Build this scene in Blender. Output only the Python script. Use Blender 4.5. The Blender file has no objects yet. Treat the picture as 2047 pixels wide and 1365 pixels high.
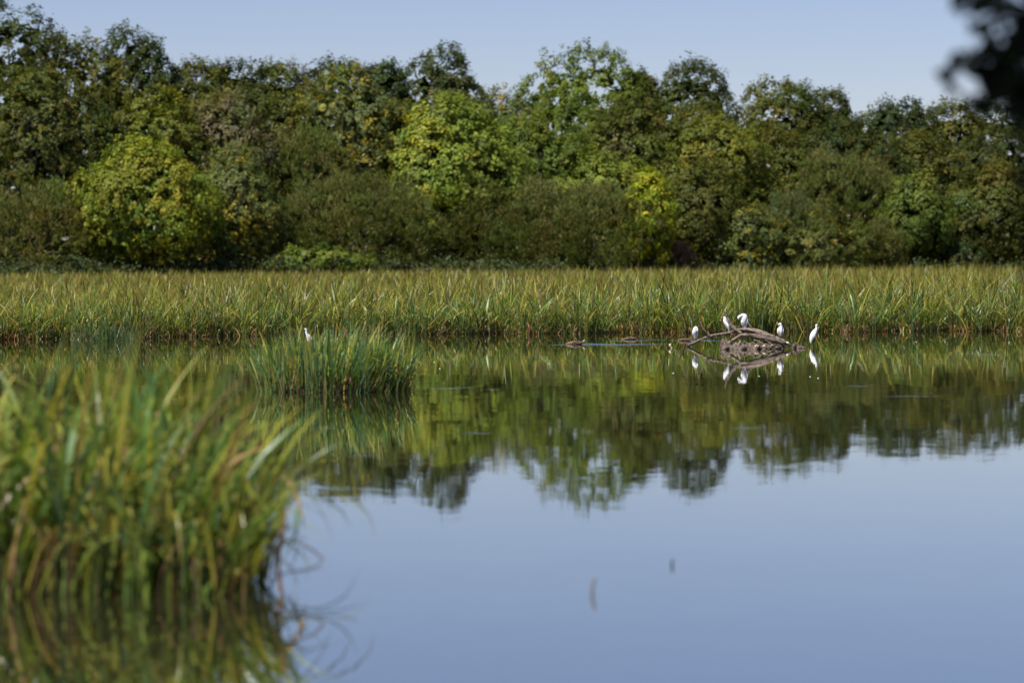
import bpy, math
import numpy as np
from mathutils import Vector

rng = np.random.default_rng(11)
R = math.radians
scene = bpy.context.scene
col = scene.collection

# ------------------------------------------------------------------ camera
FPX = 5686.0            # focal length in photograph pixels (100 mm on 36 mm, 2047 px wide)
HOR, CX, CAMZ = 520.0, 1023.5, 2.0
cam = bpy.data.cameras.new('camera'); camo = bpy.data.objects.new('camera', cam); col.objects.link(camo)
cam.lens = 100.0; cam.sensor_width = 36.0
cam.clip_start = 0.1; cam.clip_end = 6000
camo.location = (0, 0, CAMZ)
camo.rotation_euler = (R(90) - math.atan((682.5 - HOR) / FPX), 0, 0)
cam.dof.use_dof = True; cam.dof.focus_distance = 64.0; cam.dof.aperture_fstop = 1.5
cam.dof.aperture_blades = 9
scene.camera = camo

# ------------------------------------------------------------------ sky and sun
SUN_EL, SUN_AZ = 56.0, 226.0       # azimuth clockwise from +Y (view direction): behind the camera's left shoulder
w = bpy.data.worlds.new('World'); scene.world = w; w.use_nodes = True
nt = w.node_tree; nt.nodes.clear()
sky = nt.nodes.new('ShaderNodeTexSky'); sky.sky_type = 'NISHITA'; sky.sun_disc = False
sky.sun_elevation = R(SUN_EL); sky.sun_rotation = R(SUN_AZ)
sky.altitude = 0; sky.air_density = 1.0; sky.dust_density = 0.1; sky.ozone_density = 4.0
hsv = nt.nodes.new('ShaderNodeVectorMath'); hsv.operation = 'MULTIPLY'; hsv.inputs[1].default_value = (1.07, 0.955, 1.10)   # camera white balance of the sky
bg = nt.nodes.new('ShaderNodeBackground'); bg.inputs[1].default_value = 0.066
out = nt.nodes.new('ShaderNodeOutputWorld')
nt.links.new(sky.outputs[0], hsv.inputs[0]); nt.links.new(hsv.outputs[0], bg.inputs[0]); nt.links.new(bg.outputs[0], out.inputs[0])
sun = bpy.data.lights.new('sun', 'SUN'); sun.energy = 5.0; sun.angle = R(0.5); sun.color = (1.0, 0.96, 0.89)
suno = bpy.data.objects.new('sun', sun); col.objects.link(suno)
sd = Vector((math.sin(R(SUN_AZ)) * math.cos(R(SUN_EL)), math.cos(R(SUN_AZ)) * math.cos(R(SUN_EL)), math.sin(R(SUN_EL))))
suno.rotation_euler = sd.to_track_quat('Z', 'Y').to_euler()
scene.view_settings.view_transform = 'Standard'; scene.view_settings.look = 'None'
scene.view_settings.exposure = 0.5; scene.view_settings.gamma = 1.0
scene.render.engine = 'CYCLES'
cy = scene.cycles
cy.max_bounces = 6; cy.diffuse_bounces = 3; cy.glossy_bounces = 4; cy.transmission_bounces = 4; cy.transparent_max_bounces = 4
cy.caustics_reflective = False; cy.caustics_refractive = False
cy.use_denoising = True

def P(px, py, d):
    """world point at depth d seen at photograph pixel (px, py)"""
    return np.array([(px - CX) / FPX * d, d, CAMZ - (py - HOR) / FPX * d])
def depth_at(py):
    return FPX * CAMZ / (py - HOR)

# ------------------------------------------------------------------ materials
def new_mat(name):
    m = bpy.data.materials.new(name); m.use_nodes = True
    n = m.node_tree.nodes; n.clear()
    o = n.new('ShaderNodeOutputMaterial')
    return m, m.node_tree, o
def foliage_mat(name, trans, gloss, rough):
    m, t, o = new_mat(name)
    a = t.nodes.new('ShaderNodeAttribute'); a.attribute_name = 'Col'
    no = t.nodes.new('ShaderNodeTexNoise'); no.inputs['Scale'].default_value = 9.0; no.inputs['Detail'].default_value = 2
    tc = t.nodes.new('ShaderNodeTexCoord'); t.links.new(tc.outputs['Object'], no.inputs['Vector'])
    mr = t.nodes.new('ShaderNodeMapRange'); mr.inputs[3].default_value = 0.72; mr.inputs[4].default_value = 1.28
    t.links.new(no.outputs[0], mr.inputs[0])
    mul = t.nodes.new('ShaderNodeVectorMath'); mul.operation = 'SCALE'
    t.links.new(a.outputs['Color'], mul.inputs[0]); t.links.new(mr.outputs[0], mul.inputs['Scale'])
    d = t.nodes.new('ShaderNodeBsdfDiffuse'); tr = t.nodes.new('ShaderNodeBsdfTranslucent'); g = t.nodes.new('ShaderNodeBsdfGlossy')
    tint = t.nodes.new('ShaderNodeVectorMath'); tint.operation = 'MULTIPLY'; tint.inputs[1].default_value = (1.25, 1.2, 0.6)
    t.links.new(mul.outputs[0], d.inputs[0]); t.links.new(mul.outputs[0], tint.inputs[0]); t.links.new(tint.outputs[0], tr.inputs[0])
    g.inputs['Roughness'].default_value = rough; g.inputs['Color'].default_value = (0.9, 0.95, 1, 1)
    m1 = t.nodes.new('ShaderNodeMixShader'); m1.inputs[0].default_value = trans
    t.links.new(d.outputs[0], m1.inputs[1]); t.links.new(tr.outputs[0], m1.inputs[2])
    m2 = t.nodes.new('ShaderNodeMixShader'); m2.inputs[0].default_value = gloss
    t.links.new(m1.outputs[0], m2.inputs[1]); t.links.new(g.outputs[0], m2.inputs[2])
    t.links.new(m2.outputs[0], o.inputs[0])
    return m
M_LEAF = foliage_mat('tree_leaves', 0.38, 0.008, 0.5)
M_REED = foliage_mat('reed_leaves', 0.36, 0.02, 0.38)

def noise_mat(name, c1, c2, scale, rough=0.9, bump=0.0, stretch=(1, 1, 1), detail=6, spec=0.2):
    m, t, o = new_mat(name)
    b = t.nodes.new('ShaderNodeBsdfPrincipled'); b.inputs['Roughness'].default_value = rough
    b.inputs['Specular IOR Level'].default_value = spec
    tc = t.nodes.new('ShaderNodeTexCoord'); mp = t.nodes.new('ShaderNodeMapping'); mp.inputs['Scale'].default_value = stretch
    no = t.nodes.new('ShaderNodeTexNoise'); no.inputs['Scale'].default_value = scale; no.inputs['Detail'].default_value = detail
    t.links.new(tc.outputs['Object'], mp.inputs[0]); t.links.new(mp.outputs[0], no.inputs['Vector'])
    cr = t.nodes.new('ShaderNodeValToRGB'); cr.color_ramp.elements[0].position = 0.35; cr.color_ramp.elements[1].position = 0.65
    cr.color_ramp.elements[0].color = (*c1, 1); cr.color_ramp.elements[1].color = (*c2, 1)
    t.links.new(no.outputs[0], cr.inputs[0]); t.links.new(cr.outputs[0], b.inputs['Base Color'])
    if bump:
        bm = t.nodes.new('ShaderNodeBump'); bm.inputs['Strength'].default_value = bump; bm.inputs['Distance'].default_value = 0.02
        t.links.new(no.outputs[0], bm.inputs['Height']); t.links.new(bm.outputs[0], b.inputs['Normal'])
    t.links.new(b.outputs[0], o.inputs[0])
    return m
M_BARK = noise_mat('tree_bark', (0.035, 0.028, 0.02), (0.11, 0.09, 0.065), 6, bump=0.6)
M_TWIG = noise_mat('pale_dead_twig', (0.16, 0.13, 0.10), (0.34, 0.29, 0.23), 3)
M_WOOD = noise_mat('weathered_driftwood', (0.06, 0.042, 0.03), (0.30, 0.235, 0.185), 16, bump=0.9, stretch=(0.5, 1, 1.6))
M_WOODPALE = noise_mat('broken_pale_wood', (0.30, 0.20, 0.11), (0.72, 0.60, 0.44), 22, bump=0.4)
M_WOODDARK = noise_mat('wet_dark_wood', (0.03, 0.023, 0.017), (0.20, 0.155, 0.115), 20, rough=0.75, bump=1.0)
M_WHITE = noise_mat('white_plumage', (0.72, 0.71, 0.69), (0.84, 0.84, 0.83), 35, rough=0.85, bump=0.25, stretch=(1, 1, 0.25))
M_CREAM = noise_mat('cream_breast_plumes', (0.62, 0.53, 0.40), (0.80, 0.76, 0.70), 30, rough=0.85, bump=0.25, stretch=(1, 1, 0.25))
M_BILL = noise_mat('black_bill', (0.015, 0.015, 0.018), (0.05, 0.05, 0.055), 30, rough=0.45)
M_FOOT = noise_mat('yellow_foot', (0.45, 0.24, 0.02), (0.62, 0.36, 0.04), 40, rough=0.6)
M_DUCK = noise_mat('brown_duck_plumage', (0.06, 0.034, 0.018), (0.30, 0.185, 0.105), 55, rough=0.8, bump=0.3, stretch=(0.5, 1, 1))
M_MUD = noise_mat('mud', (0.018, 0.013, 0.008), (0.06, 0.043, 0.026), 0.9, rough=1.0, bump=0.3, spec=0.0)

m, t, o = new_mat('pond_water'); M_WATER = m
b = t.nodes.new('ShaderNodeBsdfPrincipled')
b.inputs['Base Color'].default_value = (0.026, 0.026, 0.011, 1); b.inputs['Roughness'].default_value = 0.012; b.inputs['IOR'].default_value = 1.33
geo = t.nodes.new('ShaderNodeNewGeometry')
acc = None
for sc_, amp, st in ((0.55, 0.0018, (1, 1, 1)), (5.0, 0.0028, (0.45, 1, 1)), (26.0, 0.0034, (0.5, 1, 1))):
    mp = t.nodes.new('ShaderNodeMapping'); mp.inputs['Scale'].default_value = st
    no = t.nodes.new('ShaderNodeTexNoise'); no.inputs['Scale'].default_value = sc_; no.inputs['Detail'].default_value = 2
    t.links.new(geo.outputs['Position'], mp.inputs[0]); t.links.new(mp.outputs[0], no.inputs['Vector'])
    s = t.nodes.new('ShaderNodeVectorMath'); s.operation = 'SUBTRACT'; s.inputs[1].default_value = (0.5, 0.5, 0.5)
    t.links.new(no.outputs['Color'], s.inputs[0])
    k = t.nodes.new('ShaderNodeVectorMath'); k.operation = 'MULTIPLY'; k.inputs[1].default_value = (amp * 2, amp * 2, 0)
    t.links.new(s.outputs[0], k.inputs[0])
    if acc is None: acc = k
    else:
        a = t.nodes.new('ShaderNodeVectorMath'); a.operation = 'ADD'
        t.links.new(acc.outputs[0], a.inputs[0]); t.links.new(k.outputs[0], a.inputs[1]); acc = a
a = t.nodes.new('ShaderNodeVectorMath'); a.operation = 'ADD'; t.links.new(acc.outputs[0], a.inputs[0]); t.links.new(geo.outputs['Normal'], a.inputs[1])
nn = t.nodes.new('ShaderNodeVectorMath'); nn.operation = 'NORMALIZE'; t.links.new(a.outputs[0], nn.inputs[0])
gl = t.nodes.new('ShaderNodeBsdfGlossy'); gl.inputs['Color'].default_value = (.95, .96, .95, 1); gl.inputs['Roughness'].default_value = .012
mx = t.nodes.new('ShaderNodeMixShader'); mx.inputs[0].default_value = .52
t.links.new(nn.outputs[0], b.inputs['Normal']); t.links.new(nn.outputs[0], gl.inputs['Normal'])
t.links.new(b.outputs[0], mx.inputs[1]); t.links.new(gl.outputs[0], mx.inputs[2]); t.links.new(mx.outputs[0], o.inputs[0])

# ------------------------------------------------------------------ helpers
def mesh_np(name, V, F, mats, colors=None, smooth=False, matidx=None):
    V = np.asarray(V, np.float32); F = np.asarray(F, np.int32)
    me = bpy.data.meshes.new(name)
    nv, nf, k = len(V), len(F), F.shape[1]
    me.vertices.add(nv); me.vertices.foreach_set('co', V.ravel())
    me.loops.add(nf * k); me.loops.foreach_set('vertex_index', F.ravel())
    me.polygons.add(nf); me.polygons.foreach_set('loop_start', np.arange(0, nf * k, k, dtype=np.int32))
    me.polygons.foreach_set('loop_total', np.full(nf, k, np.int32))
    if smooth: me.polygons.foreach_set('use_smooth', np.ones(nf, bool))
    for mt in (mats if isinstance(mats, (list, tuple)) else [mats]): me.materials.append(mt)
    if matidx is not None: me.polygons.foreach_set('material_index', np.asarray(matidx, np.int32))
    if colors is not None:
        at = me.color_attributes.new('Col', 'FLOAT_COLOR', 'POINT')
        c4 = np.ones((nv, 4), np.float32); c4[:, :3] = colors
        at.data.foreach_set('color', c4.ravel())
    me.update(calc_edges=True); me.validate()
    return me
def link(name, me, parent=None, loc=None):
    ob = bpy.data.objects.new(name, me); col.objects.link(ob)
    if parent is not None: ob.parent = parent
    if loc is not None: ob.location = loc
    return ob
def tag(ob, label=None, cat=None, group=None, kind=None):
    if label: ob['label'] = label
    if cat: ob['category'] = cat
    if group: ob['group'] = group
    if kind: ob['kind'] = kind
    return ob
def empty(name, loc, label, cat, group=None):
    ob = bpy.data.objects.new(name, None); col.objects.link(ob); ob.location = tuple(float(v) for v in loc); ob.empty_display_size = 0.1
    return tag(ob, label, cat, group)
def catmull(pts, n):
    pts = np.asarray(pts, float)
    p = np.vstack([2 * pts[0] - pts[1], pts, 2 * pts[-1] - pts[-2]])
    res = []
    segs = len(pts) - 1
    for u in np.linspace(0, segs, n):
        i = min(int(u), segs - 1); f = u - i
        a, b_, c, d = p[i], p[i + 1], p[i + 2], p[i + 3]
        res.append(0.5 * (2 * b_ + (c - a) * f + (2 * a - 5 * b_ + 4 * c - d) * f * f + (3 * b_ - a - 3 * c + d) * f ** 3))
    return np.array(res)
def tube(pts, radii, sides=9, n=14, rough=0.0, squash=1.0, raw=False):
    """tapered tube through pts; returns verts, quads (ends closed to a point)"""
    pr = np.column_stack([np.asarray(pts, float), np.asarray(radii, float)])
    c = pr if raw else catmull(pr, n)
    n = len(c)
    X, r = c[:, :3], np.maximum(c[:, 3], 0.0008)
    T = np.gradient(X, axis=0); T /= np.linalg.norm(T, axis=1)[:, None] + 1e-9
    ref = np.array([0.13, 0.97, 0.2]); 
    A = np.cross(T, ref); A /= np.linalg.norm(A, axis=1)[:, None] + 1e-9
    B = np.cross(T, A)
    th = np.linspace(0, 2 * np.pi, sides, endpoint=False)
    rr = r[:, None] * (1 + rough * rng.standard_normal((n, sides)))
    V = X[:, None, :] + rr[..., None] * (np.cos(th)[None, :, None] * A[:, None, :] + squash * np.sin(th)[None, :, None] * B[:, None, :])
    V = V.reshape(-1, 3)
    F = []
    for i in range(n - 1):
        for j in range(sides):
            k = (j + 1) % sides
            F.append((i * sides + j, i * sides + k, (i + 1) * sides + k, (i + 1) * sides + j))
    base = len(V); V = np.vstack([V, X[0] - T[0] * r[0] * 0.3, X[-1] + T[-1] * r[-1] * 0.3])
    for j in range(sides):
        k = (j + 1) % sides
        F.append((k, j, base, base)); F.append(((n - 1) * sides + j, (n - 1) * sides + k, base + 1, base + 1))
    return V, F
def merge(parts):
    Vs, Fs, Ms, off = [], [], [], 0
    for V, F, mi in parts:
        Vs.append(V); Fs += [tuple(i + off for i in f) for f in F]; Ms += [mi] * len(F); off += len(V)
    return np.vstack(Vs), Fs, Ms
def mesh_py(name, V, F, mats, matidx=None, smooth=True):
    me = bpy.data.meshes.new(name)
    F2 = [tuple(dict.fromkeys(f)) for f in F]
    me.from_pydata([tuple(map(float, v)) for v in V], [], F2)
    for mt in mats: me.materials.append(mt)
    if matidx is not None: me.polygons.foreach_set('material_index', np.asarray(matidx, np.int32))
    if smooth: me.polygons.foreach_set('use_smooth', np.ones(len(F2), bool))
    me.update()
    return me

# ------------------------------------------------------------------ ground and water
def edge_depth(px):
    """depth of the reed bed's waterline at picture column px"""
    y = np.interp(px, [-900, 0, 300, 600, 900, 1200, 1500, 2047, 3000], [684, 680, 676, 668, 668, 666, 664, 661, 658])
    return FPX * CAMZ / (y - HOR) + 0.5 * np.sin(px * 0.021) + 0.35 * np.sin(px * 0.057 + 1)
def wood_depth(px):
    return 262 + 0.024 * np.clip(px, -1500, 4000)

xs = np.concatenate([np.linspace(-2500, -130, 20), np.linspace(-120, -26, 48), np.linspace(-25, 25, 161), np.linspace(26, 120, 48), np.linspace(130, 2500, 20)])
ys = np.concatenate([np.linspace(-600, -20, 8), np.linspace(-15, 20, 18), np.linspace(24, 66, 12), np.linspace(68, 84, 90), np.linspace(85, 92, 8), np.linspace(94, 360, 60), np.linspace(380, 3000, 20)])
GX, GY = np.meshgrid(xs, ys)
GPX = np.clip(GX / np.maximum(GY, 30) * FPX + CX, -900, 3000)
into = GY - edge_depth(GPX)
gz = np.interp(into, [-4, -0.5, 0.25, 0.9, 40, 200, 260, 3000], [-0.7, -0.3, 0.05, 0.13, 0.13, 0.25, 0.6, 2.0])  # bank lip raised at the reeds; its dark mud stands in for waterline shade
nearb = np.interp(GY, [-600, -2, 3, 8], [0.9, 0.55, 0.2, -0.7])
gz = np.where(GY < 30, nearb, gz)
gz += 0.02 * np.sin(GX * 1.3) * np.cos(GY * 0.9) * (into > -2)
hill = np.clip((GY - 285) / 120, 0, 1) ** 2 * np.clip((-GX + 10) / 60, 0, 1) * 5
gz += hill
V = np.column_stack([GX.ravel(), GY.ravel(), gz.ravel()])
nx, ny = len(xs), len(ys)
ii, jj = np.meshgrid(np.arange(nx - 1), np.arange(ny - 1))
q = (jj * nx + ii).ravel()
F = np.column_stack([q, q + 1, q + nx + 1, q + nx])
ground = tag(link('ground', mesh_np('ground', V, F, M_MUD, smooth=True)), kind='structure')
wv = np.array([[-400, -1, 0], [400, -1, 0], [400, 130, 0], [-400, 130, 0]], float)
water = tag(link('water', mesh_np('water', wv, [[0, 1, 2, 3]], M_WATER)), kind='structure')

def ripple(px0, px1, py, wid, hgt, tilt=0.0):
    """a low smooth swell on the water surface, along a wake"""
    d = depth_at(py)
    x0, x1 = (px0 - CX) / FPX * d, (px1 - CX) / FPX * d
    n, k = 24, 9
    u = np.linspace(0, 1, n); v = np.linspace(-1, 1, k)
    U, W = np.meshgrid(u, v, indexing='ij')
    prof = np.sin(np.pi * U) ** 0.7
    X = x0 + (x1 - x0) * U
    Y = d + W * wid * (0.25 + 0.75 * prof) + tilt * (U - 0.5) + 0.05 * np.sin(U * 9 + px0)
    Z = hgt * prof * np.cos(W * np.pi / 2) ** 2 - 0.0015 * (np.abs(W) > 0.99) + 0.0
    V = np.column_stack([X.ravel(), Y.ravel(), Z.ravel()])
    F = [(i * k + j, (i + 1) * k + j, (i + 1) * k + j + 1, i * k + j + 1) for i in range(n - 1) for j in range(k - 1)]
    link('ripple', mesh_np('ripple', V, F, M_WATER, smooth=True), water)
for a_ in ((1112, 1340, 688.6, .10, .0085, .5), (1120, 1230, 687.0, .07, .006, -.4), (1150, 1300, 690.2, .06, .004, .3), (1215, 1300, 681.5, .08, .006, 0),
           (1275, 1345, 679.0, .07, .005, .2), (1340, 1445, 681.0, .12, .011, -.2), (1090, 1160, 689.5, .05, .004, 0),
           (855, 955, 776, .06, .008, .6), (968, 1002, 778.5, .05, .005, 0), (922, 984, 866, .05, .007, 0), (566, 592, 898, .04, .005, 0), (1165, 1190, 863, .035, .004, 0),
           (1088, 1140, 919, .04, .005, 0), (970, 1030, 915, .03, .0025, 0), (1460, 1530, 856, .05, .004, 0), (1690, 1740, 772, .05, .005, 0), (1770, 1880, 792, .05, .004, 0),
           (1900, 1990, 708, .06, .004, 0), (1940, 2010, 709.5, .05, .004, 0), (1290, 1310, 714, .05, .006, 0), (1040, 1110, 713, .05, .004, 0), (690, 760, 912, .03, .003, 0), (620, 680, 856, .04, .003, 0),
           (290, 460, 706, .07, .004, .4)):
    ripple(*a_[:4], a_[4] * (.75 if a_[2] < 700 else .33), a_[5])

# ------------------------------------------------------------------ trees
def unit(a): return a / (np.linalg.norm(a, axis=-1, keepdims=True) + 1e-9)
PAL = {
    'dark':   [((.029, .045, .014), 5), ((.040, .055, .016), 3), ((.058, .066, .020), 1)],
    'olive':  [((.050, .066, .016), 5), ((.066, .080, .019), 3), ((.088, .088, .022), 1)],
    'mid':    [((.060, .095, .020), 5), ((.082, .12, .024), 3), ((.11, .14, .028), 1)],
    'blue':   [((.070, .098, .042), 5), ((.085, .115, .052), 3), ((.13, .13, .03), .7)],
    'bluey':  [((.072, .098, .038), 5), ((.10, .125, .035), 2), ((.19, .18, .03), 1.3)],
    'yellow': [((.085, .125, .02), 4), ((.125, .155, .022), 4), ((.175, .185, .026), 1.5)],
    'light':  [((.095, .14, .028), 4), ((.13, .175, .032), 4), ((.17, .205, .03), 1.2)],
    'lime':   [((.13, .175, .015), 4), ((.18, .22, .018), 4), ((.21, .225, .022), 1)],
    'moss':   [((.075, .098, .018), 5), ((.095, .115, .02), 3), ((.12, .125, .02), 1)],
    'brown':  [((.082, .100, .032), 5), ((.108, .116, .044), 3), ((.070, .098, .028), 4)],
    'grey':   [((.098, .094, .055), 5), ((.08, .082, .042), 3), ((.065, .078, .032), 3)],
    'dry':    [((.16, .115, .085), 5), ((.11, .085, .06), 3), ((.08, .07, .04), 1)],
}
def leaf_quads(C, N, Tn, L, Wd):
    """rhombic leaf faces: centre, normal, axis, half length, half width"""
    B = unit(np.cross(N, Tn))
    L, Wd = L[:, None], Wd[:, None]
    V = np.stack([C - Tn * L, C + B * Wd + N * L * .12, C + Tn * L, C - B * Wd + N * L * .12], 1).reshape(-1, 3)
    F = np.arange(len(C) * 4).reshape(-1, 4)
    return V, F
def crown_mesh(rad, n, leaf, pal, style, nl):
    rad = np.asarray(rad, float)
    rm = min(rad)
    d = unit(rng.standard_normal((nl, 3)) * np.array([1, .8, 1]))
    d = d / ((np.abs(d) ** 2.7).sum(1, keepdims=True) ** (1 / 2.7))      # fuller than an ellipsoid
    d[:, :2] *= np.where(d[:, 2:3] > .35, 1 - .45 * (d[:, 2:3] - .35), 1)
    lr = rm * rng.uniform(.24, .50, nl)
    lc = d * (rad - lr[:, None] * 0.75) * rng.uniform(.66, 1.0, (nl, 1))
    if style == 'fine': lc[:, 2] *= 0.9
    # twig anchors over the lobes
    per = 16
    na = n // per
    nc = na * 4
    li = rng.choice(nl, nc, p=lr ** 2 / (lr ** 2).sum())
    ad = unit(rng.standard_normal((nc, 3)) + 0.45 * unit(lc[li] / rad) + np.array([0, -.12, .2]))
    rr_ = rng.uniform(.84, 1.04, nc) + (rng.random(nc) < .06) * rng.uniform(.05, .3, nc)
    anc = lc[li] + ad * (lr[li] * rr_)[:, None]
    pen = np.full(nc, -9.)
    for q_ in range(nl):
        v_ = 1 - np.linalg.norm(anc - lc[q_], axis=1) / lr[q_]
        pen = np.maximum(pen, np.where(li == q_, -9., v_))
    er = (np.abs(anc / rad) ** 2.4).sum(1) ** (1 / 2.4)                  # leaves hidden deep inside are left out
    keep = np.argsort(np.maximum(pen, 0) + rng.uniform(0, .12, nc) + np.maximum(0, .78 - er) * 2)[:na]
    anc, ad, li = anc[keep], ad[keep], li[keep]
    # upright shoots break the outline
    ns = na // 15
    top = np.argsort(-(anc[:, 2] + rng.uniform(0, rad[2] * .5, na)))[:ns]
    anc = np.vstack([anc, anc[top] + np.column_stack([rng.normal(0, .15, ns), rng.normal(0, .15, ns), rng.uniform(.2, 1.0, ns) * min(1.0, rm * .25)])])
    ad = np.vstack([ad, unit(ad[top] + np.array([0, 0, .7]))]); li = np.concatenate([li, li[top]])
    # inner twigs close the crown
    ni = na // 4
    cd = unit(rng.standard_normal((ni, 3)))
    anc = np.vstack([anc, cd * np.maximum(rad - lr.mean() * .55, rad * .6) * rng.uniform(.80, .93, (ni, 1)) / ((np.abs(cd) ** 2.7).sum(1, keepdims=True) ** (1 / 2.7)) * np.where(cd[:, 2:3] > 0, np.array([.86, .86, .95]), 1.0)]); ad = np.vstack([ad, cd]); li = np.concatenate([li, rng.integers(0, nl, ni)])
    k = np.repeat(np.arange(len(anc)), per)
    sp = leaf * (1.15 if style == 'broad' else 1.3)
    C = anc[k] + rng.standard_normal((len(k), 3)) * sp
    N = unit(ad[k] * 1.3 + .5 * unit(anc / rad)[k] + rng.standard_normal((len(k), 3)) * .5 + np.array([0, 0, .2]))
    if style == 'fine':
        Tn = unit(ad[k] * .7 + np.array([0, 0, .75]) + rng.standard_normal((len(k), 3)) * .35)
        Wf = .30
    else:
        Tn = unit(np.cross(N, rng.standard_normal((len(k), 3)))); Wf = .62
    N = unit(np.cross(Tn, np.cross(N, Tn)))
    sz = leaf * rng.uniform(.55, 1.25, len(k)) * np.where(k >= len(anc) - ni, 2.3, 1.0)
    V, F = leaf_quads(C, N, Tn, sz * (1.25 if style == 'fine' else 1), sz * Wf)
    pc = np.array([p[0] for p in PAL[pal]]) * np.array([1.75, 1.56, 1.25]); pw = np.array([p[1] for p in PAL[pal]], float); pw /= pw.sum()
    ai = np.where(rng.random(len(anc)) < .6, rng.choice(len(pc), nl, p=pw)[li], rng.choice(len(pc), len(anc), p=pw))
    lobe_t = rng.uniform(.82, 1.18, (nl, 1)) * (1 + rng.normal(0, .05, (nl, 3)))
    cl = pc[ai][k] * lobe_t[li][k] * rng.uniform(.75, 1.25, (len(k), 1))
    return V, F, np.repeat(cl, 4, 0)
def tree_trunk(h, r, rx, zb):
    parts = []
    lean = rng.normal(0, .04, 2)
    n = 6
    pts = [(lean[0] * z + rng.normal(0, .06), lean[1] * z + rng.normal(0, .06), z) for z in np.linspace(-.35, h * .8, n)]
    parts.append((*tube(pts, np.linspace(r * 1.25, r * .25, n), 8, 9, .04), 0))
    for _ in range(7):
        z0 = rng.uniform(max(zb * .6, h * .15), h * .6); a_ = rng.uniform(0, 2 * np.pi); L = rng.uniform(.5, .85) * rx
        b0 = np.array([lean[0] * z0, lean[1] * z0, z0])
        e = b0 + np.array([math.cos(a_) * L, math.sin(a_) * L, rng.uniform(.3, 1.0) * L])
        mid = (b0 + e) / 2 + np.array([0, 0, -.1 * L])
        parts.append((*tube([b0, mid, e], [r * .5, r * .32, r * .08], 6, 6, .05), 0))
    V, F, _ = merge(parts)
    return V, F
def tree(name, cat, label, px, top, wpx, row, pal, style='broad', zb=None, n=11000, leaf=.25, group=None, dd=0.0):
    d = wood_depth(px) + {'f': 0, 'm': 15, 'b': 34, 'u': -6}[row] + dd
    x = (px - CX) / FPX * d
    gz_ = float(np.clip((d - 285) / 120, 0, 1) ** 2 * np.clip((-x + 10) / 60, 0, 1) * 5) + float(np.interp(d - edge_depth(np.clip(px, -900, 3000)), [40, 200, 260, 3000], [.08, .25, .6, 2.0]))
    ztop = CAMZ - (top - HOR) / FPX * d
    zt = ztop - gz_
    if zb is None or row in 'mb': zb = zt * {'f': .0, 'm': .12, 'b': .34, 'u': .0}[row]
    rx = wpx / FPX * d / 2 * {'f': 1.15, 'm': 1.36, 'b': 1.42, 'u': 1.2}[row]
    rz = (zt - zb) / 2 * .97
    ry = min(rx, 6.5) * rng.uniform(.8, 1.0)
    n = int(n * {'b': 1.05, 'm': 1.05, 'f': 1.15, 'u': 1.1}[row]); leaf = leaf * {'b': .78, 'm': .72, 'f': .64, 'u': .66}[row]
    e = empty(name, (x, d, gz_), label, cat, group)
    V, F, C = crown_mesh((rx, ry, rz), n, leaf, pal, style, int(np.clip(30 + rx * rz * 1.4, 34, 110)))
    V = V + np.array([0, 0, zb + rz])
    V[:, 2] = np.maximum(V[:, 2], .03)
    link('crown', mesh_np('crown', V, F, M_LEAF, C), e)
    tv, tf = tree_trunk(zt, min(.035 * zt * .5 + .05, .38) * (.45 if style == 'fine' else 1), rx, zb)
    link('trunk', mesh_py('trunk', tv, tf, [M_BARK]), e)
    return e
T, S = 'tree', 'shrub'
GB, GM, GF = 'tall trees along the skyline', 'trees in the middle of the wood edge', 'shrubs and small trees along the wood front'
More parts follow.
